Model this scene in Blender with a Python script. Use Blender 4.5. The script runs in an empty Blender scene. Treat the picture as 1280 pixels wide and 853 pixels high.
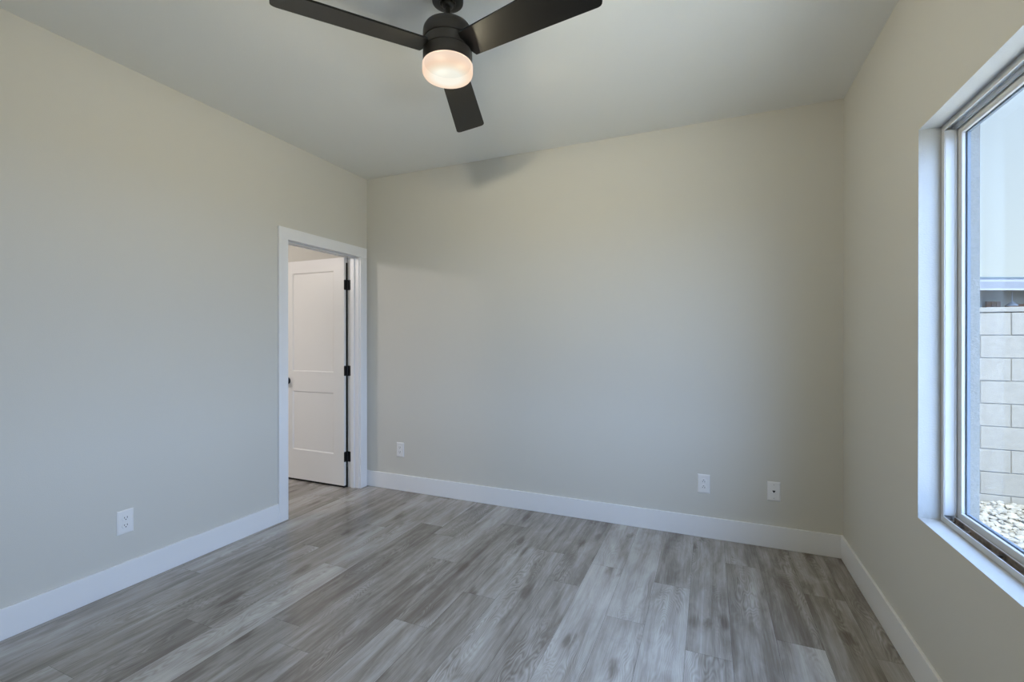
import bpy, bmesh, math, random
from mathutils import Vector, Matrix
random.seed(7)
PI = math.pi
sc = bpy.context.scene
C = sc.collection

# ------------------------------------------------------------------ camera
CAM = (2.8244, -3.3093, 1.3012)
YAW = -0.4029
cam_d = bpy.data.cameras.new('camera')
cam_d.sensor_width = 36.0
cam_d.lens = 578.155 / 1280 * 36.0
cam_d.clip_start = 0.02
cam = bpy.data.objects.new('camera', cam_d)
cam.location = CAM
cam.rotation_euler = (PI / 2 - 0.0019, 0, -YAW)
C.objects.link(cam)
sc.camera = cam

# ------------------------------------------------------------------ view and sampling
vs = sc.view_settings
vs.view_transform = 'Standard'
vs.look = 'None'
vs.gamma = 1.0
vs.exposure = 0.0
vs.use_curve_mapping = False
cy = sc.cycles
cy.use_denoising = True
cy.max_bounces = 14
cy.diffuse_bounces = 9
cy.glossy_bounces = 4
cy.transparent_max_bounces = 12
cy.sample_clamp_indirect = 6.0
cy.caustics_reflective = False
cy.caustics_refractive = False

# ------------------------------------------------------------------ sky: strong light added outside the camera's view to fill the room
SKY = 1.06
SKY_FILL = 7.2
SKY_FILL_COL = (0.60, 0.90, 1.50)
VIEW_DIR = Vector((0.36, 0.93, 0)).normalized()
world = bpy.data.worlds.new('sky')
sc.world = world
world.use_nodes = True
wn, wl = world.node_tree.nodes, world.node_tree.links
wn.clear()
tc = wn.new('ShaderNodeTexCoord')
sep = wn.new('ShaderNodeSeparateXYZ'); wl.new(tc.outputs['Generated'], sep.inputs[0])
ramp = wn.new('ShaderNodeValToRGB'); wl.new(sep.outputs['Z'], ramp.inputs[0])
ramp.color_ramp.elements[0].position = 0.0; ramp.color_ramp.elements[0].color = (0.80, 0.94, 1.0, 1)
ramp.color_ramp.elements[1].position = 1.0; ramp.color_ramp.elements[1].color = (0.30, 0.50, 0.90, 1)
e = ramp.color_ramp.elements.new(0.35); e.color = (0.66, 0.83, 1.0, 1)
bg1 = wn.new('ShaderNodeBackground'); bg1.inputs['Strength'].default_value = SKY
wl.new(ramp.outputs[0], bg1.inputs['Color'])
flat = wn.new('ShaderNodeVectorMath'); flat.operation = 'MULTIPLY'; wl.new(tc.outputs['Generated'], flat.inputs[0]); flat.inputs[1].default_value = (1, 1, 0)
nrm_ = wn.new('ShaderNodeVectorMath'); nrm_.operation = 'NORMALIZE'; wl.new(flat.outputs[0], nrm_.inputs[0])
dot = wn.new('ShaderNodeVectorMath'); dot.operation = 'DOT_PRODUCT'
wl.new(nrm_.outputs[0], dot.inputs[0]); dot.inputs[1].default_value = VIEW_DIR
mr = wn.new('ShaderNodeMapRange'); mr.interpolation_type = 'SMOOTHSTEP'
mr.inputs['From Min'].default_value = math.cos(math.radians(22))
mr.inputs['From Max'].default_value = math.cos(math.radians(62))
mr.inputs['To Min'].default_value = 0.0; mr.inputs['To Max'].default_value = SKY_FILL
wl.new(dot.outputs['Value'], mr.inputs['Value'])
bg2 = wn.new('ShaderNodeBackground'); bg2.inputs['Color'].default_value = (*SKY_FILL_COL, 1)
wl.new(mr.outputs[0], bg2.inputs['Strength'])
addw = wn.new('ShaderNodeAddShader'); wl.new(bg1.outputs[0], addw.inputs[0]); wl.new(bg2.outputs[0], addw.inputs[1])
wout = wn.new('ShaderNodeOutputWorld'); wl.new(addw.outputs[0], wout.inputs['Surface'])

# ------------------------------------------------------------------ sun
sun_d = bpy.data.lights.new('sun', 'SUN')
sun_d.energy = 14.5
sun_d.angle = math.radians(0.6)
sun_d.color = (1.0, 0.90, 0.52)
sun = bpy.data.objects.new('sun', sun_d)
sun.rotation_euler = Vector((0.05, 0.70, -1.0)).to_track_quat('-Z', 'Y').to_euler()
sun.location = (6, -6, 9)
C.objects.link(sun)

# window portal: tells the sampler where daylight enters, gives off no light itself
por_d = bpy.data.lights.new('window_portal', 'AREA')
por_d.shape = 'RECTANGLE'; por_d.size = 1.83; por_d.size_y = 1.48
por_d.cycles.is_portal = True
por = bpy.data.objects.new('window_portal', por_d)
por.location = (3.60, -1.985, 1.3625)
por.rotation_euler = (PI / 2, 0, PI / 2)
C.objects.link(por)

# lamp in the next room, out of view, that warms the open door
HALL = 54.0
hl_d = bpy.data.lights.new('hall_lamp', 'POINT')
hl_d.energy = HALL; hl_d.color = (1.0, 0.92, 0.90); hl_d.shadow_soft_size = 0.12
hl = bpy.data.objects.new('hall_lamp', hl_d); hl.location = (-1.75, -1.9, 2.35); C.objects.link(hl)

FAN_W = 240.0          # bulb of the fan light
# ------------------------------------------------------------------ helpers
def col_of(r, g, b):
    f = lambda v: v / 255 / 12.92 if v / 255 <= 0.04045 else ((v / 255 + 0.055) / 1.055) ** 2.4
    return (f(r), f(g), f(b), 1)

def mat(name, color, rough=0.5, spec=0.5, metal=0.0, bump=0.0, bscale=100.0, var=0.0, vscale=3.0, detail=3.0):
    m = bpy.data.materials.new(name); m.use_nodes = True
    n, l = m.node_tree.nodes, m.node_tree.links
    b = n['Principled BSDF']
    b.inputs['Base Color'].default_value = (*color[:3], 1)
    b.inputs['Roughness'].default_value = rough
    b.inputs['Specular IOR Level'].default_value = spec
    b.inputs['Metallic'].default_value = metal
    g = n.new('ShaderNodeNewGeometry')
    if var > 0:
        t = n.new('ShaderNodeTexNoise'); t.inputs['Scale'].default_value = vscale; t.inputs['Detail'].default_value = detail
        l.new(g.outputs['Position'], t.inputs['Vector'])
        r = n.new('ShaderNodeMapRange'); r.inputs['From Min'].default_value = 0.3; r.inputs['From Max'].default_value = 0.7
        r.inputs['To Min'].default_value = 1 - var; r.inputs['To Max'].default_value = 1 + var
        l.new(t.outputs['Fac'], r.inputs['Value'])
        x = n.new('ShaderNodeVectorMath'); x.operation = 'SCALE'; x.inputs[0].default_value = color[:3]
        l.new(r.outputs[0], x.inputs['Scale']); l.new(x.outputs[0], b.inputs['Base Color'])
    if bump > 0:
        t = n.new('ShaderNodeTexNoise'); t.inputs['Scale'].default_value = bscale; t.inputs['Detail'].default_value = 2.0
        l.new(g.outputs['Position'], t.inputs['Vector'])
        u = n.new('ShaderNodeBump'); u.inputs['Strength'].default_value = bump; u.inputs['Distance'].default_value = 0.002
        l.new(t.outputs['Fac'], u.inputs['Height']); l.new(u.outputs[0], b.inputs['Normal'])
    return m

def box(bm, x0, x1, y0, y1, z0, z1, bev=0.0, mi=0):
    ps = [(x, y, z) for x in (x0, x1) for y in (y0, y1) for z in (z0, z1)]
    v = [bm.verts.new(p) for p in ps]
    fs = [(0, 1, 3, 2), (4, 6, 7, 5), (0, 4, 5, 1), (2, 3, 7, 6), (0, 2, 6, 4), (1, 5, 7, 3)]
    faces = [bm.faces.new([v[i] for i in f]) for f in fs]
    for f in faces: f.material_index = mi
    if bev > 0:
        es = {e for f in faces for e in f.edges}
        bmesh.ops.bevel(bm, geom=list(es), offset=bev, segments=2, affect='EDGES', profile=0.6)

def lathe(bm, prof, seg=64, cx=0, cy_=0, close=True):
    rings = []
    for r, z in prof:
        if r < 1e-6: rings.append([bm.verts.new((cx, cy_, z))])
        else: rings.append([bm.verts.new((cx + r * math.cos(2 * PI * i / seg), cy_ + r * math.sin(2 * PI * i / seg), z)) for i in range(seg)])
    for a, b in zip(rings, rings[1:]):
        for i in range(seg):
            j = (i + 1) % seg
            vs_ = [a[i % len(a)], a[j % len(a)], b[j % len(b)], b[i % len(b)]]
            u = []
            for w in vs_:
                if w not in u: u.append(w)
            if len(u) > 2: bm.faces.new(u)

def sweep_rect(bm, prof, rect, xbase):
    """profile (depth, inward) swept round the opening (y0,y1,z0,z1), mitred corners; closed profile"""
    y0, y1, z0, z1 = rect
    cs = [(y0, z0, 1, 1), (y1, z0, -1, 1), (y1, z1, -1, -1), (y0, z1, 1, -1)]
    loops = [[bm.verts.new((xbase + d, y + sy * h, z + sz * h)) for d, h in prof] for y, z, sy, sz in cs]
    n = len(prof)
    for k in range(4):
        a, b = loops[k], loops[(k + 1) % 4]
        for i in range(n):
            j = (i + 1) % n
            bm.faces.new([a[i], a[j], b[j], b[i]])

def build(name, bm, m, parent=None, smooth=False, loc=None, bevel=0.0, auto=35):
    bmesh.ops.recalc_face_normals(bm, faces=bm.faces)
    me = bpy.data.meshes.new(name)
    bm.to_mesh(me); bm.free()
    for mm in (m if isinstance(m, (list, tuple)) else [m]): me.materials.append(mm)
    o = bpy.data.objects.new(name, me)
    C.objects.link(o)
    if parent is not None: o.parent = parent
    if loc is not None: o.location = loc
    if smooth:
        for p in me.polygons: p.use_smooth = True
        md = o.modifiers.new('split', 'EDGE_SPLIT'); md.split_angle = math.radians(auto)
    if bevel > 0:
        md = o.modifiers.new('bevel', 'BEVEL'); md.width = bevel; md.segments = 2; md.limit_method = 'ANGLE'
    return o

def empty(name, loc=(0, 0, 0)):
    o = bpy.data.objects.new(name, None); o.location = loc; o.empty_display_size = 0.1
    C.objects.link(o); return o

def thing(o, label, cat, group=None, kind=None):
    o['label'] = label; o['category'] = cat
    if group: o['group'] = group
    if kind: o['kind'] = kind
    return o

def struct(o, label=None):
    o['kind'] = 'structure'
    if label: o['label'] = label
    return o

# ------------------------------------------------------------------ dimensions
W, H = 3.5604, 2.74
REAR = -3.95
WT = 0.175                      # thickness of the window wall
WY0, WY1, WZ0, WZ1 = -2.905, -1.072, 0.622, 2.104
DY0, DY1, DZ = -0.874, -0.108, 2.038   # clear door opening
HX = -3.0                       # far side of the next room
GZ = -0.11                      # ground outside

# ------------------------------------------------------------------ materials
WALLC = (0.62, 0.61, 0.565)
M_wall = mat('wall_paint', WALLC, 0.62, 0.3, bump=0.22, bscale=260)
M_ceil = mat('ceiling_paint', (0.79, 0.795, 0.77), 0.75, 0.2, bump=0.30, bscale=200)
M_trim = mat('trim_paint', (0.80, 0.81, 0.83), 0.33, 0.45)
M_door = mat('door_paint', (0.78, 0.77, 0.75), 0.38, 0.45)
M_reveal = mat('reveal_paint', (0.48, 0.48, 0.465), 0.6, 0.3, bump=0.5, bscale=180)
M_vinyl = mat('white_vinyl', (0.58, 0.585, 0.585), 0.4, 0.4)
M_stucco = mat('stucco', (0.225, 0.215, 0.19), 0.95, 0.1, bump=1.0, bscale=160, var=0.12, vscale=120)
M_black = mat('satin_black_metal', (0.018, 0.016, 0.014), 0.42, 0.5)
M_blade = mat('satin_black_blade', (0.005, 0.0045, 0.0035), 0.38, 0.42)
M_bronze = mat('dark_bronze', (0.050, 0.043, 0.036), 0.45, 0.5)
M_hinge = mat('black_hinge', (0.008, 0.008, 0.010), 0.4, 0.5)
M_plate = mat('white_plastic', (0.80, 0.80, 0.80), 0.35, 0.5)
M_slot = mat('dark_slot', (0.03, 0.03, 0.035), 0.6, 0.2)
M_screw = mat('screw_head', (0.55, 0.55, 0.56), 0.35, 0.5)
M_track = mat('track_brown', (0.16, 0.125, 0.095), 0.85, 0.2, var=0.7, vscale=22)
M_edge_strip = mat('slate_strip', (0.16, 0.20, 0.25), 0.6, 0.3)
M_gap_shade = mat('gap_shade', (0.012, 0.011, 0.010), 0.8, 0.1)
M_void = mat('matt_black', (0.0008, 0.0008, 0.0008), 1.0, 0.0)
M_dark = mat('dark_cavity', (0.012, 0.011, 0.010), 0.9, 0.0)

# glass: clear thin pane
M_glass = bpy.data.materials.new('window_glass'); M_glass.use_nodes = True
n, l = M_glass.node_tree.nodes, M_glass.node_tree.links
n.clear()
tr = n.new('ShaderNodeBsdfTransparent'); tr.inputs[0].default_value = (0.965, 0.98, 0.985, 1)
gl = n.new('ShaderNodeBsdfGlossy'); gl.inputs['Roughness'].default_value = 0.0
fw = n.new('ShaderNodeLayerWeight'); fw.inputs['Blend'].default_value = 0.5
fp = n.new('ShaderNodeMath'); fp.operation = 'POWER'; l.new(fw.outputs['Facing'], fp.inputs[0]); fp.inputs[1].default_value = 5.0
fr = n.new('ShaderNodeMath'); fr.operation = 'MULTIPLY_ADD'; l.new(fp.outputs[0], fr.inputs[0]); fr.inputs[1].default_value = 0.8; fr.inputs[2].default_value = 0.02
mx = n.new('ShaderNodeMixShader'); o_ = n.new('ShaderNodeOutputMaterial')
l.new(fr.outputs[0], mx.inputs[0]); l.new(tr.outputs[0], mx.inputs[1]); l.new(gl.outputs[0], mx.inputs[2]); l.new(mx.outputs[0], o_.inputs[0])

# vinyl plank floor: UV is metres across / along the plank, colour attribute holds per-plank randoms
M_floor = bpy.data.materials.new('grey_oak_plank'); M_floor.use_nodes = True
n, l = M_floor.node_tree.nodes, M_floor.node_tree.links
B = n['Principled BSDF']
def math_(op, a, b=None, c=None):
    x = n.new('ShaderNodeMath'); x.operation = op
    for i, v in enumerate((a, b, c)):
        if v is None: continue
        if isinstance(v, (int, float)): x.inputs[i].default_value = v
        else: l.new(v, x.inputs[i])
    return x.outputs[0]
uv = n.new('ShaderNodeUVMap'); uv.uv_map = 'plank'
su = n.new('ShaderNodeSeparateXYZ'); l.new(uv.outputs[0], su.inputs[0])
at = n.new('ShaderNodeAttribute'); at.attribute_name = 'rnd'
sr = n.new('ShaderNodeSeparateColor'); l.new(at.outputs['Color'], sr.inputs[0])
U, V = su.outputs['X'], su.outputs['Y']
R1, R2, R3 = sr.outputs[0], sr.outputs[1], sr.outputs[2]
def noise(sx, sy, off, det=4.0, rough=0.55, dist=0.0):
    cb = n.new('ShaderNodeCombineXYZ')
    l.new(math_('MULTIPLY', U, sx), cb.inputs[0]); l.new(math_('MULTIPLY', V, sy), cb.inputs[1])
    l.new(math_('MULTIPLY_ADD', R1, 57.0, off), cb.inputs[2])
    t = n.new('ShaderNodeTexNoise'); t.inputs['Scale'].default_value = 1.0
    t.inputs['Detail'].default_value = det; t.inputs['Roughness'].default_value = rough; t.inputs['Distortion'].default_value = dist
    l.new(cb.outputs[0], t.inputs['Vector'])
    return t.outputs['Fac']
streak = noise(21, 0.75, 0.0, 5, 0.62, 0.25)          # long soft streaks
fine = noise(260, 5.0, 11.0, 3, 0.6)          # fine pores
blotch = noise(7.5, 1.25, 23.0, 4, 0.6, 0.9)    # dark smoky areas
blot2 = noise(15, 4.0, 31.0, 3, 0.6, 1.2)
streak2 = noise(75, 1.7, 71.0, 3, 0.6)
# cathedral figure: contour lines of a stretched hump
warp = noise(10, 2.4, 41.0, 2, 0.5)
uc = math_('ADD', U, math_('MULTIPLY_ADD', R2, 0.08, -0.04))
hump = math_('MULTIPLY', math_('MULTIPLY', uc, uc), 900.0)
ph = math_('ADD', math_('ADD', hump, math_('MULTIPLY', V, 9.0)), math_('MULTIPLY', warp, 22.0))
rings = math_('SINE', math_('MULTIPLY', ph, 6.0))
ringmask = noise(6, 1.5, 53.0, 2, 0.5)
rm = n.new('ShaderNodeMapRange'); l.new(ringmask, rm.inputs[0]); rm.inputs[1].default_value = 0.47; rm.inputs[2].default_value = 0.66
# knots
vcb = n.new('ShaderNodeCombineXYZ')
l.new(math_('MULTIPLY_ADD', R2, 13.0, math_('MULTIPLY', U, 5.0)), vcb.inputs[0]); l.new(math_('MULTIPLY_ADD', R3, 17.0, math_('MULTIPLY', V, 1.9)), vcb.inputs[1])
vo = n.new('ShaderNodeTexVoronoi'); vo.feature = 'F1'; vo.voronoi_dimensions = '2D'; vo.inputs['Scale'].default_value = 1.0
l.new(vcb.outputs[0], vo.inputs['Vector'])
kn = n.new('ShaderNodeMapRange'); kn.interpolation_type = 'SMOOTHSTEP'
l.new(math_('ADD', vo.outputs['Distance'], math_('MULTIPLY_ADD', blot2, 0.24, -0.12)), kn.inputs[0]); kn.inputs[1].default_value = 0.17; kn.inputs[2].default_value = 0.02
s = math_('MULTIPLY_ADD', streak, 0.72, -0.36)
s = math_('ADD', s, math_('MULTIPLY_ADD', fine, 0.32, -0.16))
s = math_('ADD', s, math_('MULTIPLY_ADD', streak2, 0.20, -0.10))
s = math_('ADD', s, math_('MULTIPLY_ADD', blotch, 1.10, -0.55))
s = math_('ADD', s, math_('MULTIPLY_ADD', blot2, 0.45, -0.225))
s = math_('ADD', s, math_('MULTIPLY', math_('MULTIPLY', rings, rm.outputs[0]), 0.10))
s = math_('SUBTRACT', s, math_('MULTIPLY', math_('MULTIPLY', kn.outputs[0], math_('GREATER_THAN', R1, 0.45)), 0.26))
s = math_('ADD', s, math_('MULTIPLY_ADD', R3, 0.34, -0.17))
s = math_('ADD', s, 0.5)
cr = n.new('ShaderNodeValToRGB'); l.new(s, cr.inputs[0])
FL = [(0.0, (0.125, 0.103, 0.084)), (0.28, (0.205, 0.180, 0.155)), (0.5, (0.31, 0.288, 0.262)), (0.74, (0.43, 0.412, 0.388)), (1.0, (0.54, 0.525, 0.50))]
cr.color_ramp.elements[0].position = 0.0; cr.color_ramp.elements[0].color = (*FL[0][1], 1)
cr.color_ramp.elements[1].position = 1.0; cr.color_ramp.elements[1].color = (*FL[-1][1], 1)
for p_, c_ in FL[1:-1]:
    e = cr.color_ramp.elements.new(p_); e.color = (*c_, 1)
l.new(cr.outputs[0], B.inputs['Base Color'])
B.inputs['Roughness'].default_value = 0.36
l.new(math_('MULTIPLY_ADD', fine, 0.10, 0.145), B.inputs['Roughness'])
B.inputs['Specular IOR Level'].default_value = 0.5
bu = n.new('ShaderNodeBump'); bu.inputs['Strength'].default_value = 0.12; bu.inputs['Distance'].default_value = 0.001
l.new(math_('ADD', fine, streak), bu.inputs['Height']); l.new(bu.outputs[0], B.inputs['Normal'])

# ------------------------------------------------------------------ floor
PW, PL, G = 0.1795, 1.22, 0.00035
joint = {}                     # joints read off the photograph, per plank column
def colidx(x): return math.floor((x - 3.452) / PW)
for x, y in [(3.0, -0.34), (2.83, -1.24), (3.18, -1.015), (3.5, -0.99), (1.75, -1.21), (1.92, -0.60), (2.12, -0.924),
             (1.56, -1.54), (1.02, -1.757), (1.2, -1.875)]:
    joint[colidx(x)] = y
bm = bmesh.new()
uvl = bm.loops.layers.uv.new('plank'); cl = bm.loops.layers.float_color.new('rnd')
for i in range(colidx(HX) - 1, colidx(W) + 1):
    x0 = 3.452 + i * PW; x1 = x0 + PW
    ph_ = joint.get(i, random.uniform(0, PL))
    y = ph_ - PL * math.ceil((ph_ - REAR) / PL)
    while y < 0.02:
        a0, a1 = max(x0, HX) + G, min(x1, W) - G
        b0, b1 = max(y, REAR) + G, min(y + PL, 0.02) - G
        if a1 > a0 + 0.002 and b1 > b0 + 0.002:
            rr = [random.random() for _ in range(3)] + [1]
            fl = random.choice((-1, 1))
            vs_ = [bm.verts.new(p) for p in ((a0, b0, 0), (a1, b0, 0), (a1, b1, 0), (a0, b1, 0))]
            f = bm.faces.new(vs_)
            for lp in f.loops:
                lp[uvl].uv = (lp.vert.co.x - (x0 + x1) / 2, fl * (lp.vert.co.y - y) + rr[0] * 9)
                lp[cl] = rr
        y += PL
bmu = bmesh.new()
floor = build('floor', bm, M_floor); struct(floor, 'grey oak look plank floor')
for p in floor.data.polygons:
    if p.normal.z < 0: p.flip()
box(bmu, HX - 0.1, W + WT, REAR - 0.1, 0.12, -0.12, -0.0012)
struct(build('floor_base', bmu, M_dark))

# ------------------------------------------------------------------ walls, ceiling
bm = bmesh.new(); box(bm, HX - 0.1, W, 0.0, 0.12, 0, H); struct(build('wall_back', bm, M_wall))
bm = bmesh.new(); box(bm, HX - 0.1, W, REAR - 0.12, REAR, 0, H); struct(build('wall_rear', bm, M_wall))
bm = bmesh.new(); box(bm, HX - 0.1, HX, REAR, 0, 0, H); struct(build('wall_hall', bm, M_wall))
bm = bmesh.new()
box(bm, -0.12, 0, REAR, DY0 - 0.02, 0, H); box(bm, -0.12, 0, DY1 + 0.02, 0, 0, H); box(bm, -0.12, 0, DY0 - 0.02, DY1 + 0.02, DZ + 0.02, H)
struct(build('wall_left', bm, M_wall))
# window wall: painted inside, white painted drywall returns, stucco outside (faces classed by position)
bm = bmesh.new()
def ring(bm, x0, x1, rect_in, rect_out):
    a0, a1, c0, c1 = rect_in; b0, b1, d0, d1 = rect_out
    box(bm, x0, x1, b0, a0, d0, d1); box(bm, x0, x1, a1, b1, d0, d1)
    box(bm, x0, x1, a0, a1, d0, c0); box(bm, x0, x1, a0, a1, c1, d1)
op = (WY0, WY1, WZ0, WZ1)
ring(bm, W, W + 0.10, op, (REAR - 0.12, 0.12, 0, H))
for f in bm.faces:
    c = f.calc_center_median()
    if abs(f.normal.x if f.normal.length else 0) < 0.5: pass
bmesh.ops.recalc_face_normals(bm, faces=bm.faces)
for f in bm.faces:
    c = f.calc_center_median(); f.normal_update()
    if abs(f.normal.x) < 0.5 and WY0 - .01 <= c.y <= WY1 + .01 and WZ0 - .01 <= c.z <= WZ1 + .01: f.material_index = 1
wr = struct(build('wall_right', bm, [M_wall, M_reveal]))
bm = bmesh.new()
ring(bm, W + 0.10, W + WT, (WY0 + .010, WY1 - .010, WZ0 + .008, WZ1 - .008), (-9, 0.6, GZ - 0.2, 3.0))
struct(build('wall_exterior', bm, M_stucco))
bm = bmesh.new(); box(bm, HX - 0.2, W, REAR - 0.2, 0.12, H, H + 0.15); struct(build('ceiling', bm, M_ceil))
bm = bmesh.new(); box(bm, HX - 0.5, W + 0.62, -9, 1.0, 2.98, 3.12); struct(build('roof_eave', bm, M_stucco))

# ------------------------------------------------------------------ baseboards
def board(name, pts, axis):
    bm = bmesh.new()
    x0, x1, y0, y1 = pts
    box(bm, x0, x1, y0, y1, 0.0004, 0.137, 0.003)
    return struct(build(name, bm, M_trim))
BT = 0.014
CO = 0.078                       # casing width
board('baseboard_back', (0.0, W, -BT, 0), 0)
board('baseboard_right', (W - BT, W, REAR, -BT - .0002), 0)
board('baseboard_left', (0, BT, REAR, DY0 - 0.006 + 0.022 - CO - 0.0005), 0)
board('baseboard_rear', (BT, W - BT, REAR, REAR + BT), 0)
board('baseboard_hall', (HX, -0.142, -BT, 0), 0)

# ------------------------------------------------------------------ door frame (casing, jamb, stops)
frame = empty('trim_1', (0, (DY0 + DY1) / 2, 0)); struct(frame, 'white door casing and jamb')
def part(name, bm, m, par, **k):
    o = build(name, bm, m, par, **k)
    o.matrix_parent_inverse = Matrix.Translation(-Vector(par.location))
    return o
ci0, ci1, cz = DY0 - 0.006 + 0.022, DY1 + 0.006, DZ - 0.008   # casing inner edges
ci0 = DY0 + 0.014
for x0, x1 in ((0.0, 0.018), (-0.138, -0.12)):
    bm = bmesh.new(); box(bm, x0, x1, ci0 - CO, ci0, 0.0006, cz, 0.0025); part('casing_leg', bm, M_trim, frame)
    bm = bmesh.new(); box(bm, x0, x1, ci1, -0.0225 if x0 > -.01 else -0.0165, 0.0006, cz, 0.0025); part('casing_leg', bm, M_trim, frame)
    bm = bmesh.new(); box(bm, x0, x1, ci0 - CO, -0.0225 if x0 > -.01 else -0.0165, cz, cz + 0.085, 0.0025); part('casing_head', bm, M_trim, frame)
bm = bmesh.new(); box(bm, -0.12, 0.0, DY0 - .02, DY0, 0.0006, DZ + .02, 0.001); part('jamb', bm, M_trim, frame)
bm = bmesh.new(); box(bm, -0.12, 0.0, DY1, DY1 + .02, 0.0006, DZ + .02, 0.001); part('jamb', bm, M_trim, frame)
bm = bmesh.new(); box(bm, -0.12, 0.0, DY0, DY1, DZ, DZ + .02, 0.001); part('jamb_head', bm, M_trim, frame)
bm = bmesh.new()
box(bm, -0.082, -0.045, DY0, DY0 + .011, 0.0006, DZ, 0.0015)
box(bm, -0.082, -0.045, DY1 - .011, DY1, 0.0006, DZ, 0.0015)
box(bm, -0.082, -0.045, DY0 + .011, DY1 - .011, DZ - .011, DZ, 0.0015)
part('door_stop', bm, M_trim, frame)

# ------------------------------------------------------------------ door, swung open into the next room
DXH, DFY, DTH, DWD = -0.131, -0.1455, 0.035, 0.762
door = empty('door_1', (-0.127, DY1, 0)); struct(door, 'white two-panel door standing open with black hinges')
door['label'] = 'white two-panel door standing open with black hinges'
x1 = DXH; x0 = DXH - DWD; ya = DFY; yb = DFY + DTH; z0, z1 = 0.017, 2.030
panels = [(-0.748, -0.252, 0.287, 0.830), (-0.748, -0.252, 1.013, 1.918)]
bm = bmesh.new()
px0, px1 = panels[0][0], panels[0][1]
box(bm, x0, px0, ya, yb, z0, z1); box(bm, px1, x1, ya, yb, z0, z1)
for zz0, zz1 in ((z0, 0.287), (0.830, 1.013), (1.918, z1)): box(bm, px0, px1, ya, yb, zz0, zz1)
slab = part('slab', bm, M_door, door)
for a, b, c, d in panels:
    bm = bmesh.new()
    # sloped sticking round a flat recessed panel, both faces
    for s_, yo in ((1, ya), (-1, yb)):
        i_, dp = 0.009, 0.008
        o4 = [(a, c), (b, c), (b, d), (a, d)]
        n4 = [(a + i_, c + i_), (b - i_, c + i_), (b - i_, d - i_), (a + i_, d - i_)]
        vo_ = [bm.verts.new((p[0], yo + s_ * 0.0015, p[1])) for p in o4]
        vi = [bm.verts.new((p[0], yo + s_ * dp, p[1])) for p in n4]
        for k in range(4): bm.faces.new([vo_[k], vo_[(k + 1) % 4], vi[(k + 1) % 4], vi[k]])
        bm.faces.new(vi)
    part('panel', bm, M_door, door)
# black strips added as gap shade under the door and beside the hinges
bm = bmesh.new(); box(bm, x0 + .002, x1 - .001, ya + .0005, yb - .003, 0.003, 0.0172); part('bottom_gap_shade', bm, M_gap_shade, door)
bm = bmesh.new(); box(bm, -0.1305, -0.1215, -0.1215, DY1 - .0035, 0.003, 1.985); part('hinge_gap_shade', bm, M_gap_shade, door)
# knob on both faces
kx, kz = x0 + 0.088, 0.921
def knob(face_y, s_):
    bm = bmesh.new()
    lathe(bm, [(0, 0), (0.031, 0), (0.032, 0.003), (0.030, 0.007), (0.014, 0.010), (0.011, 0.016), (0.011, 0.028), (0.016, 0.034), (0.025, 0.040),
               (0.028, 0.049), (0.027, 0.058), (0.021, 0.065), (0.010, 0.068), (0, 0.0685)], 40)
    bmesh.ops.transform(bm, matrix=Matrix.Translation((kx, face_y, kz)) @ Matrix.Rotation(PI / 2 * s_, 4, 'X'), verts=bm.verts)
    part('door_knob', bm, M_hinge, door, smooth=True)
knob(ya, 1); knob(yb, -1)
bm = bmesh.new(); box(bm, x0 - .0006, x0 + .002, ya + .005, yb - .005, kz - .028, kz + .028, 0.0005); part('latch_plate', bm, M_hinge, door)
# hinges
def rounded_leaf(bm, plane, c0, c1, zz0, zz1, at0, at1, r=0.009):
    pts = []
    for cx_, cz_, a0 in ((c1 - r, zz1 - r, 0), (c0 + r, zz1 - r, 90), (c0 + r, zz0 + r, 180), (c1 - r, zz0 + r, 270)):
        for k in range(5):
            a = math.radians(a0 + k * 22.5); pts.append((cx_ + r * math.cos(a), cz_ + r * math.sin(a)))
    def P3(p, t): return (t, p[0], p[1]) if plane == 'x' else (p[0], t, p[1])
    A = [bm.verts.new(P3(p, at0)) for p in pts]; B_ = [bm.verts.new(P3(p, at1)) for p in pts]
    bm.faces.new(A); bm.faces.new(B_)
    for k in range(len(pts)): bm.faces.new([A[k], A[(k + 1) % len(pts)], B_[(k + 1) % len(pts)], B_[k]])
for hz in (1.789, 1.030, 0.270):
    a, b = hz - 0.045, hz + 0.045
    h = bpy.data.objects.new('hinge', None)
    bm = bmesh.new()
    lathe(bm, [(0, a - .003), (0.0055, a - .002), (0.006, a), (0.006, a + .018), (0.0054, a + .0185), (0.006, a + .019), (0.006, a + .036), (0.0054, a + .0365), (0.006, a + .037),
               (0.006, b - .019), (0.0054, b - .0185), (0.006, b - .018), (0.006, b), (0.0055, b + .002), (0, b + .003)], 20, -0.1245, DY1 - .004)
    hb = part('hinge', bm, M_hinge, door, smooth=True)
    bm = bmesh.new(); rounded_leaf(bm, 'x', ya - 0.0005, DY1 - .004, a, b, DXH - .0005, DXH + .0016)
    lf = build('hinge_leaf', bm, M_hinge, hb)
    bm = bmesh.new(); rounded_leaf(bm, 'y', -0.1235, -0.086, a, b, DY1 + .0005, DY1 - .0016)
    lf = build('hinge_leaf', bm, M_hinge, hb)

# ------------------------------------------------------------------ window
win = empty('window_1', (W + 0.068, (WY0 + WY1) / 2, WZ0)); struct(win, 'large white vinyl slider window with painted returns')
FX = W + 0.068
# outer frame: front face, thin lip, track channel, second lip
bm = bmesh.new()
sweep_rect(bm, [(0, 0), (0, .022), (.0035, .022), (.0035, .007), (.031, .007), (.031, .026), (.0345, .026), (.0345, 0.012), (.072, 0.012), (.072, 0)], op, FX)
part('window_frame', bm, M_vinyl, win, bevel=0.0009)
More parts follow.
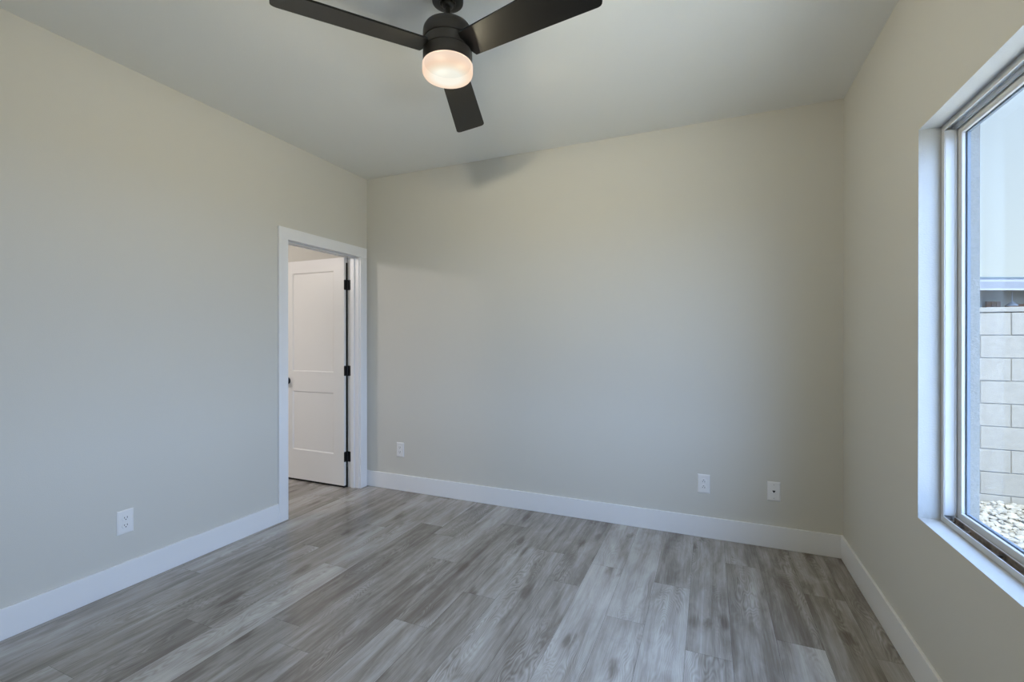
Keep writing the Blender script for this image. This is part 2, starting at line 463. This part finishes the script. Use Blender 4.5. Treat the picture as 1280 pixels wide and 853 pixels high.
# track floor at sill, mottled brown
bm = bmesh.new(); box(bm, FX + .0045, FX + .030, WY0 + .026, WY1 - .03, WZ0 + .0072, WZ0 + .0086)
box(bm, FX + .0280, FX + .0308, WY0 + .026, WY1 - .03, WZ0 + .0087, WZ0 + .0245)
for k in range(9): box(bm, FX + .006, FX + .0295, WY1 - .15 - k * .19, WY1 - .143 - k * .19, WZ0 + .0087, WZ0 + .016)
part('track', bm, M_track, win)
# filler stile beside the jamb (closes the channel on the visible side)
bm = bmesh.new(); box(bm, FX + .0030, FX + .0392, WY1 - .0235, WY1 - .014, WZ0 + .027, WZ1 - .0235, 0.0012); box(bm, FX + .0030, FX + .0392, WY0 + .014, WY0 + .0235, WZ0 + .027, WZ1 - .0235, 0.0012)
part('jamb_filler', bm, M_vinyl, win)
mid = (WY0 + WY1) / 2
def sash(y0, y1, fx, name):
    r = (y0, y1, WZ0 + .014, WZ1 - .014)
    bm = bmesh.new()
    sweep_rect(bm, [(0, 0), (0, .0113), (.0015, .029), (.003, .032), (.012, .032), (.012, .026), (.020, .026), (.020, .031), (.026, .029), (.026, 0)], r, fx)
    s_ = part(name, bm, M_vinyl, win, bevel=0.0008)
    bm = bmesh.new(); box(bm, fx + .0145, fx + .0175, y0 + .0262, y1 - .0262, WZ0 + .0402, WZ1 - .0402)
    g = build('glass_pane', bm, M_glass, s_)
    bm = bmesh.new(); sweep_rect(bm, [(.0176, .0262), (.0176, .0345), (.0262, .0345), (.0262, .0262)], r, fx); build('glass_edge_strip', bm, M_edge_strip, s_)  # slate strip covering the reveal beyond the glass
    return s_
sash(mid - .02, WY1 - .013, FX + .0395, 'sash')
s2 = sash(WY0 + .013, mid + .02, FX + .0395 + .0, 'sash') if False else sash(WY0 + .013, mid - .0205, FX + .0395, 'sash')
bm = bmesh.new(); box(bm, FX + .033, FX + .0395, mid - .045, mid + .005, WZ0 + .03, WZ1 - .03, .001); part('meeting_stile', bm, M_vinyl, win)

# ------------------------------------------------------------------ wall plates
def oval_face(bm, cx, cz_, w, h, y0, y1, n_=28, flat=0.8):
    pts = []
    for k in range(n_):
        a = 2 * PI * k / n_
        x = math.cos(a) * w; z = math.sin(a) * h * 1.18
        z = max(-h, min(h, z)); pts.append((cx + x, cz_ + z))
    A = [bm.verts.new((p[0], y0, p[1])) for p in pts]; B_ = [bm.verts.new((cx + (p[0] - cx) * .96, y1, cz_ + (p[1] - cz_) * .96)) for p in pts]
    bm.faces.new(B_); bm.faces.new(A)
    for k in range(n_): bm.faces.new([A[k], A[(k + 1) % n_], B_[(k + 1) % n_], B_[k]])
def plate_mesh(w=0.076, h=0.124):
    bm = bmesh.new()
    t1, t2, i_ = 0.003, 0.0062, 0.006
    lay = [(0, 0), (0, t1), (i_, t2)]
    ls = [[bm.verts.new((sx * (w / 2 - a), -y, sz * (h / 2 - a))) for sx, sz in ((-1, -1), (1, -1), (1, 1), (-1, 1))] for a, y in lay]
    bm.faces.new(ls[0]); bm.faces.new(ls[-1])
    for p, q_ in zip(ls, ls[1:]):
        for k in range(4): bm.faces.new([p[k], p[(k + 1) % 4], q_[(k + 1) % 4], q_[k]])
    return bm
def outlet(loc, rz, label, flip=False):
    r = empty('power_outlet', loc); r.rotation_euler = (0, 0, rz)
    thing(r, label, 'power outlet', 'white duplex power outlets low on the walls')
    build('cover_plate', plate_mesh(), M_plate, r, bevel=0.0006)
    up = -1 if flip else 1
    for s_ in (1, -1):
        bm = bmesh.new(); oval_face(bm, 0, s_ * 0.0195, 0.0172, 0.0142, -.0060, -.0086)
        rc = build('receptacle', bm, M_plate, r)
        bm = bmesh.new(); zc = s_ * 0.0195
        for dx, hh in ((-.0064, .0036), (.0064, .0045)):
            box(bm, dx - .0012, dx + .0012, -.0092, -.0084, zc + up * .004 - hh, zc + up * .004 + hh)
        tmp = bmesh.new(); lathe(tmp, [(0, 0), (.0027, 0), (.0027, .0007), (0, .0007)], 16)
        bmesh.ops.transform(tmp, matrix=Matrix.Translation((0, -.0085, zc - up * .0065)) @ Matrix.Rotation(PI / 2, 4, 'X'), verts=tmp.verts)
        me = bpy.data.meshes.new('t'); tmp.to_mesh(me); tmp.free(); bm.from_mesh(me); bpy.data.meshes.remove(me)
        build('contact_slots', bm, M_slot, rc)
    bm = bmesh.new(); lathe(bm, [(0, 0), (.0034, 0), (.0034, .0008), (.0026, .0013), (0, .0014)], 20)
    bmesh.ops.transform(bm, matrix=Matrix.Translation((0, -.0061, 0)) @ Matrix.Rotation(PI / 2, 4, 'X'), verts=bm.verts)
    build('screw', bm, M_plate, r, smooth=True)
    return r
outlet((0, -1.872, 0.347), PI / 2, 'white duplex power outlet on the left wall above the baseboard')
outlet((0.362, 0, 0.3515), 0, 'white duplex power outlet on the back wall nearest the door')
outlet((2.792, 0, 0.352), 0, 'white duplex power outlet on the back wall left of the black-holed jack plate', True)
jp = empty('jack_plate', (3.198, 0, 0.353)); thing(jp, 'white wall plate with one small black jack hole near the right corner', 'wall plate')
build('cover_plate', plate_mesh(0.072, 0.120), M_plate, jp, bevel=0.0006)
bm = bmesh.new()
pts = [(-.0075, .0065), (.0075, .0065), (.0075, -.001), (.0042, -.001), (.0042, -.0052), (.002, -.0052), (.002, -.0075), (-.002, -.0075), (-.002, -.0052), (-.0042, -.0052), (-.0042, -.001), (-.0075, -.001)]
A = [bm.verts.new((p[0], -.0060, p[1])) for p in pts]; B2 = [bm.verts.new((p[0], -.0068, p[1])) for p in pts]
bm.faces.new(A); bm.faces.new(B2)
for k in range(len(pts)): bm.faces.new([A[k], A[(k + 1) % len(pts)], B2[(k + 1) % len(pts)], B2[k]])
build('jack_socket', bm, M_slot, jp)
for zz in (.042, -.042):
    bm = bmesh.new(); lathe(bm, [(0, 0), (.0032, 0), (.0032, .0008), (.0024, .0012), (0, .0013)], 20)
    bmesh.ops.transform(bm, matrix=Matrix.Translation((0, -.0060, zz)) @ Matrix.Rotation(PI / 2, 4, 'X'), verts=bm.verts)
    build('screw', bm, M_screw, jp, smooth=True)

# ------------------------------------------------------------------ ceiling fan
FXY = (1.8421, -1.6735)
fan = empty('ceiling_fan', (FXY[0], FXY[1], H)); thing(fan, 'black three-blade ceiling fan with a lit frosted drum light', 'ceiling fan')
def fpart(name, bm, m, par=None, smooth=True, **k):
    o = build(name, bm, m, par or fan, smooth=smooth, **k); return o
def z_(v): return v - H
bm = bmesh.new(); lathe(bm, [(0, z_(2.74)), (.0635, z_(2.74)), (.0635, z_(2.686)), (.0625, z_(2.679)), (.058, z_(2.6765)), (.033, z_(2.6765)), (.033, z_(2.684)), (0, z_(2.69))])
fpart('canopy', bm, M_black)
bm = bmesh.new(); lathe(bm, [(.0335, z_(2.6775)), (.0335, z_(2.6735)), (.0315, z_(2.6725)), (.0290, z_(2.6735)), (.0290, z_(2.6775)), (.0335, z_(2.6775))])
fpart('canopy_ring', bm, M_bronze)
bm = bmesh.new(); lathe(bm, [(0, z_(2.6895))] + [(.026 * math.sin(a), z_(2.676) + .018 * math.cos(a) - .004) for a in [PI * k / 12 for k in range(2, 12)]] + [(0, z_(2.654))], 40)
fpart('hanger_ball', bm, M_black)
bm = bmesh.new(); lathe(bm, [(0, z_(2.68)), (.0105, z_(2.68)), (.0105, z_(2.59)), (.018, z_(2.588)), (.019, z_(2.57)), (0, z_(2.57))], 32)
fpart('downrod', bm, M_black)
RB = 0.100
bm = bmesh.new(); lathe(bm, [(0, z_(2.585)), (.055, z_(2.584)), (.080, z_(2.580)), (.092, z_(2.573)), (.0985, z_(2.562)), (RB, z_(2.550)), (RB, z_(2.519)), (.0985, z_(2.5165)), (.085, z_(2.5165)), (0, z_(2.5165))])
fpart('motor_housing', bm, M_bronze)
bm = bmesh.new(); lathe(bm, [(0, z_(2.520)), (.0955, z_(2.520)), (.0955, z_(2.5125)), (.0985, z_(2.5120)), (.0992, z_(2.510)), (.0992, z_(2.480)), (.0985, z_(2.477)), (.094, z_(2.4765)), (0, z_(2.4765))])
fpart('blade_hub', bm, M_bronze)
bm = bmesh.new(); lathe(bm, [(0, z_(2.479)), (.0945, z_(2.479)), (.0945, z_(2.4735)), (.0995, z_(2.4725)), (RB, z_(2.469)), (RB, z_(2.426)), (.098, z_(2.424)), (0, z_(2.424))])
fpart('light_fitter', bm, M_bronze)
# blades: fitted to the photograph (angle, pitch with a slight twist, slight tilt of the rotor)
ZB, RT, PH0, HW0, AL0, OFF, TX, TY, TP, AT = 2.4778, 0.6459, 1.9126, 0.0658, -0.2207, 0.0031, 0.0047, -0.0265, 0.0353, -0.1626
for k in range(3):
    a = PH0 + k * 2 * PI / 3
    er = Vector((math.cos(a), math.sin(a), 0)); et = Vector((-math.sin(a), math.cos(a), 0))
    def bp(r, s_, dz):
        hw = HW0 + TP * (r - .3); al = AL0 + AT * (r - .3)
        X = r * er + s_ * hw * math.cos(al) * et
        nrm = (Vector((0, 0, 1)) * math.cos(al) - et * math.sin(al))
        return Vector((0, 0, z_(ZB) + X.x * TX + X.y * TY)) + r * er + OFF * et + s_ * hw * (math.cos(al) * et + math.sin(al) * Vector((0, 0, 1))) + nrm * dz
    bm = bmesh.new()
    NS, NR = 15, 22
    ss = [-1, -.97, -.9, -.8, -.6, -.4, -.2, 0, .2, .4, .6, .8, .9, .97, 1]
    def r_in(s_): return 0.090 + 0.012 * s_ * s_
    def r_out(s_):
        c = 0.022; hw = .078; d = (abs(s_) - 1) * hw + c
        return RT - (c - math.sqrt(max(c * c - d * d, 0)) if d > 0 else 0)
    top, bot = [], []
    for s_ in ss:
        ri, ro = r_in(s_), r_out(s_)
        rs = [ri + (ro - ri) * t / NR for t in range(NR + 1)]
        top.append([bm.verts.new(bp(r, s_, .0035)) for r in rs]); bot.append([bm.verts.new(bp(r, s_, -.0035)) for r in rs])
    for i in range(len(ss) - 1):
        for j in range(NR):
            bm.faces.new([top[i][j], top[i + 1][j], top[i + 1][j + 1], top[i][j + 1]])
            bm.faces.new([bot[i][j], bot[i][j + 1], bot[i + 1][j + 1], bot[i + 1][j]])
        bm.faces.new([top[i][0], bot[i][0], bot[i + 1][0], top[i + 1][0]])
        bm.faces.new([top[i][NR], top[i + 1][NR], bot[i + 1][NR], bot[i][NR]])
    for j in range(NR):
        bm.faces.new([top[0][j], top[0][j + 1], bot[0][j + 1], bot[0][j]])
        bm.faces.new([top[-1][j], bot[-1][j], bot[-1][j + 1], top[-1][j + 1]])
    bl = fpart('blade', bm, M_blade, auto=50)
    # arm that carries the blade out of the slot in the hub
    bm = bmesh.new()
    A4 = []
    for r in (0.07, 0.130):
        for s_ in (-.5, .5):
            for dz in (.0038, .0075): A4.append(bm.verts.new(bp(r, s_, dz)))
    for f in ((0, 1, 3, 2), (4, 6, 7, 5), (0, 4, 5, 1), (2, 3, 7, 6), (0, 2, 6, 4), (1, 5, 7, 3)): bm.faces.new([A4[i] for i in f])
    build('blade_arm', bm, M_black, bl)
# lit frosted glass drum
bm = bmesh.new(); lathe(bm, [(.0935, z_(2.4242)), (.0935, z_(2.4234)), (0, z_(2.4234))]); fpart('bulb_glare_disc', bm, M_void)  # added black disc keeps the fitter's underside from showing lit
M_shade = bpy.data.materials.new('lit_frosted_glass'); M_shade.use_nodes = True
n, l = M_shade.node_tree.nodes, M_shade.node_tree.links
n.clear()
tco = n.new('ShaderNodeTexCoord')
vm = n.new('ShaderNodeVectorMath'); vm.operation = 'SUBTRACT'; l.new(tco.outputs['Object'], vm.inputs[0]); vm.inputs[1].default_value = (0.0, 0.0, z_(2.380))
vs2 = n.new('ShaderNodeVectorMath'); vs2.operation = 'MULTIPLY'; l.new(vm.outputs[0], vs2.inputs[0]); vs2.inputs[1].default_value = (1, 1, 1.4)
ln = n.new('ShaderNodeVectorMath'); ln.operation = 'LENGTH'; l.new(vs2.outputs[0], ln.inputs[0])
er_ = n.new('ShaderNodeValToRGB'); 
mrr = n.new('ShaderNodeMapRange'); mrr.inputs['From Max'].default_value = 0.13; l.new(ln.outputs['Value'], mrr.inputs['Value']); l.new(mrr.outputs[0], er_.inputs[0])
els = er_.color_ramp.elements
els[0].position = 0.0; els[0].color = (1.0, 0.98, 0.86, 1)
els[1].position = 1.0; els[1].color = (0.98, 0.72, 0.52, 1)
for p_, c_ in ((.40, (1.0, .99, .88)), (.62, (.98, .82, .64)), (.76, (.98, .72, .54)), (.86, (.99, .78, .63))):
    e = els.new(p_); e.color = (*c_, 1)
em = n.new('ShaderNodeEmission'); em.inputs['Strength'].default_value = 1.0; l.new(er_.outputs[0], em.inputs['Color'])
tr = n.new('ShaderNodeBsdfTransparent'); tr.inputs[0].default_value = (1, .95, .88, 1)
mx = n.new('ShaderNodeMixShader'); mx.inputs[0].default_value = 0.86
l.new(tr.outputs[0], mx.inputs[1]); l.new(em.outputs[0], mx.inputs[2])
o_ = n.new('ShaderNodeOutputMaterial'); l.new(mx.outputs[0], o_.inputs[0])
bm = bmesh.new(); lathe(bm, [(.094, z_(2.4238)), (.101, z_(2.4236)), (.1025, z_(2.421)), (.1025, z_(2.394)), (.1005, z_(2.386)), (.096, z_(2.3795)), (.088, z_(2.376)), (.07, z_(2.3745)), (.04, z_(2.3735)), (0, z_(2.373))], 96)
fpart('light_shade', bm, M_shade, auto=60)
bd = bpy.data.lights.new('fan_bulb', 'POINT'); bd.energy = FAN_W / 3; bd.color = (1.0, 0.94, 0.72); bd.shadow_soft_size = 0.019
for k in range(3):
    bo = bpy.data.objects.new('fan_bulb', bd); bo.parent = fan; C.objects.link(bo)
    bo.location = (.056 * math.cos(2 * PI * k / 3 + .5), .056 * math.sin(2 * PI * k / 3 + .5), z_(2.397))

# ------------------------------------------------------------------ yard: ground, gravel, block wall, neighbour's house
M_ground = mat('ground', (0.14, 0.135, 0.125), 0.95, 0.1, bump=1.0, bscale=40, var=0.25, vscale=14)
bm = bmesh.new(); box(bm, W + WT, 40, -30, 40, GZ - 0.3, GZ - 0.012)
struct(build('ground', bm, M_ground))
M_bounce = mat('pale_bounce_slab', (0.78, 0.76, 0.72), 0.9, 0.1, bump=0.4, bscale=60, var=0.04, vscale=5)  # added unseen slabs, pale to bounce daylight into the room
bm = bmesh.new()
for k in range(7): box(bm, W + WT, W + WT + 3.4, 0.45 - (k + 1) * 1.2 + .006, 0.45 - k * 1.2, GZ - .1, GZ - .002, .004)
pt = build('bounce_slab', bm, M_bounce); struct(pt)
M_stone = mat('pale_gravel', (0.16, 0.156, 0.145), 0.9, 0.2, bump=0.5, bscale=60, var=0.28, vscale=9, detail=1.0)
bm = bmesh.new()
ico = bmesh.new(); bmesh.ops.create_icosphere(ico, subdivisions=1, radius=1.0)
iv = [v.co.copy() for v in ico.verts]; fi = [[v.index for v in f.verts] for f in ico.faces]; ico.free()
WALLY = 2.05
step = 0.047
x = W + WT + 0.04
while x < 6.3:
    y = 0.47
    while y < WALLY - 0.02:
        sx = random.uniform(.016, .040); sy = sx * random.uniform(.65, 1.2); sz = sx * random.uniform(.35, .7)
        cx_ = x + random.uniform(-.02, .02); cy2 = min(y + random.uniform(-.02, .02), WALLY - .03)
        rot = Matrix.Rotation(random.uniform(0, 6.28), 3, 'Z') @ Matrix.Rotation(random.uniform(-.3, .3), 3, 'X')
        cz2 = GZ - 0.012 + sz * random.uniform(.3, .9)
        vv = [bm.verts.new(rot @ Vector((p.x * sx * random.uniform(.85, 1.15), p.y * sy * random.uniform(.85, 1.15), p.z * sz)) + Vector((cx_, cy2, cz2))) for p in iv]
        for f in fi: bm.faces.new([vv[k] for k in f])
        y += step
    x += step
gv = build('gravel', bm, M_stone); thing(gv, 'pale crushed stone gravel covering the yard outside the window', 'gravel', kind='stuff')

M_cmu = mat('pale_block', (0.135, 0.134, 0.130), 0.95, 0.1, bump=0.8, bscale=120, var=0.07, vscale=30)
M_mortar = mat('mortar', (0.10, 0.10, 0.097), 0.95, 0.1, bump=0.6, bscale=150)
bwall = empty('block_wall', (6.8, WALLY, GZ)); thing(bwall, 'pale concrete block garden wall behind the gravel', 'block wall')
CH, zt = 0.1992, 1.542
bm = bmesh.new()
for r in range(9):
    z1_ = zt - r * CH; z0_ = z1_ - CH
    xj = 5.222 if r % 2 == 0 else 5.020
    k0 = math.floor((W + WT - xj) / 0.4064)
    for k in range(k0, 12):
        a = max(xj + k * .4064, W + WT) + .004; b = min(xj + (k + 1) * .4064, 9.8) - .004
        if b - a > .02:
            jy = random.uniform(-.002, .002)
            box(bm, a, b, WALLY + jy, WALLY + .19, z0_ + .004, z1_ - .004, 0.0035)
part('blocks', bm, M_cmu, bwall)
bm = bmesh.new(); box(bm, W + WT, 9.8, WALLY + .005, WALLY + .185, zt - 9 * CH, zt - .003); part('mortar', bm, M_mortar, bwall)
bm = bmesh.new(); xx = W + WT + .002
while xx < 9.7:
    box(bm, xx, min(xx + .402, 9.8), WALLY - .004, WALLY + .195, zt + .004, zt + .046, .004); xx += .4064
part('wall_cap', bm, M_cmu, bwall)

nb = empty('neighbour_house', (10.9, 15.3, GZ)); nb.rotation_euler = (0, 0, -YAW)
thing(nb, 'low flat-roofed house with white fascia beyond the block wall', 'house')
M_fascia = mat('fascia_paint', (0.085, 0.088, 0.10), 0.6, 0.3)
M_roofw = mat('white_roof_edge', (0.14, 0.142, 0.145), 0.6, 0.3)
M_roofd = mat('drip_edge', (0.05, 0.07, 0.08), 0.6, 0.3)
M_nwall = mat('neighbour_wall', (0.20, 0.19, 0.165), 0.9, 0.1, var=0.06, vscale=4)
M_teal = mat('neighbour_glass', (0.06, 0.09, 0.10), 0.1, 0.6)
M_brown = mat('brown_timber', (0.09, 0.045, 0.025), 0.8, 0.2, var=0.3, vscale=2)
zz = lambda v: v - GZ
def nbx(name, m, *b, bev=0.0):
    bm = bmesh.new()
    for q_ in b: box(bm, *q_, bev)
    return build(name, bm, m, nb)
nbx('roof', M_roofw, (-9, 9, -.02, 7, zz(3.06), zz(3.17)))
o = nbx('drip_edge', M_roofd, (-9, 9, -.05, 7, zz(3.17), zz(3.20)))
nbx('fascia', M_fascia, (-9, 9, -.04, .02, zz(2.86), zz(3.06)))
nbx('fascia_trim', M_roofw, (-9, 9, -.06, .02, zz(2.80), zz(2.86)))
nbx('wall', M_nwall, (-9, 9, 1.6, 6.8, zz(GZ), zz(3.05)))
wf = nbx('window', M_roofw, (-1.6, .98, 1.5, 1.62, zz(1.0), zz(2.50)))
bm = bmesh.new(); box(bm, -1.5, -.3, 1.46, 1.51, zz(1.1), zz(2.46)); box(bm, -.24, .92, 1.46, 1.51, zz(1.1), zz(2.42)); build('window_glass', bm, M_teal, wf)
nbx('timber_screen', M_brown, *[(1.02 + k * .16, 1.15 + k * .16, 1.38, 1.44, zz(GZ), zz(2.58)) for k in range(3)])
bm = bmesh.new()
v = [bm.verts.new(p) for p in ((1.2, .9, zz(2.42)), (3.4, .9, zz(2.62)), (3.4, .9, zz(2.38)), (1.2, .9, zz(2.18)), (1.2, 1.0, zz(2.42)), (3.4, 1.0, zz(2.62)), (3.4, 1.0, zz(2.38)), (1.2, 1.0, zz(2.18)))]
for f in ((0, 1, 2, 3), (4, 7, 6, 5), (0, 4, 5, 1), (1, 5, 6, 2), (2, 6, 7, 3), (3, 7, 4, 0)): bm.faces.new([v[i] for i in f])
build('timber_beam', bm, M_brown, nb)
for px_ in (-8.8, 8.6): nbx('porch_post', M_roofw, (px_, px_ + .2, .3, .5, zz(GZ), zz(3.05)))
bm = bmesh.new(); lathe(bm, [(0, zz(2.50)), (.03, zz(2.50)), (.13, zz(2.40)), (.14, zz(2.37)), (0, zz(2.38))], 24, .90, .5)
lathe(bm, [(0, zz(3.05)), (.012, zz(3.05)), (.012, zz(2.49)), (0, zz(2.49))], 8, .90, .5)
build('porch_lamp', bm, M_roofw, nb, smooth=True)
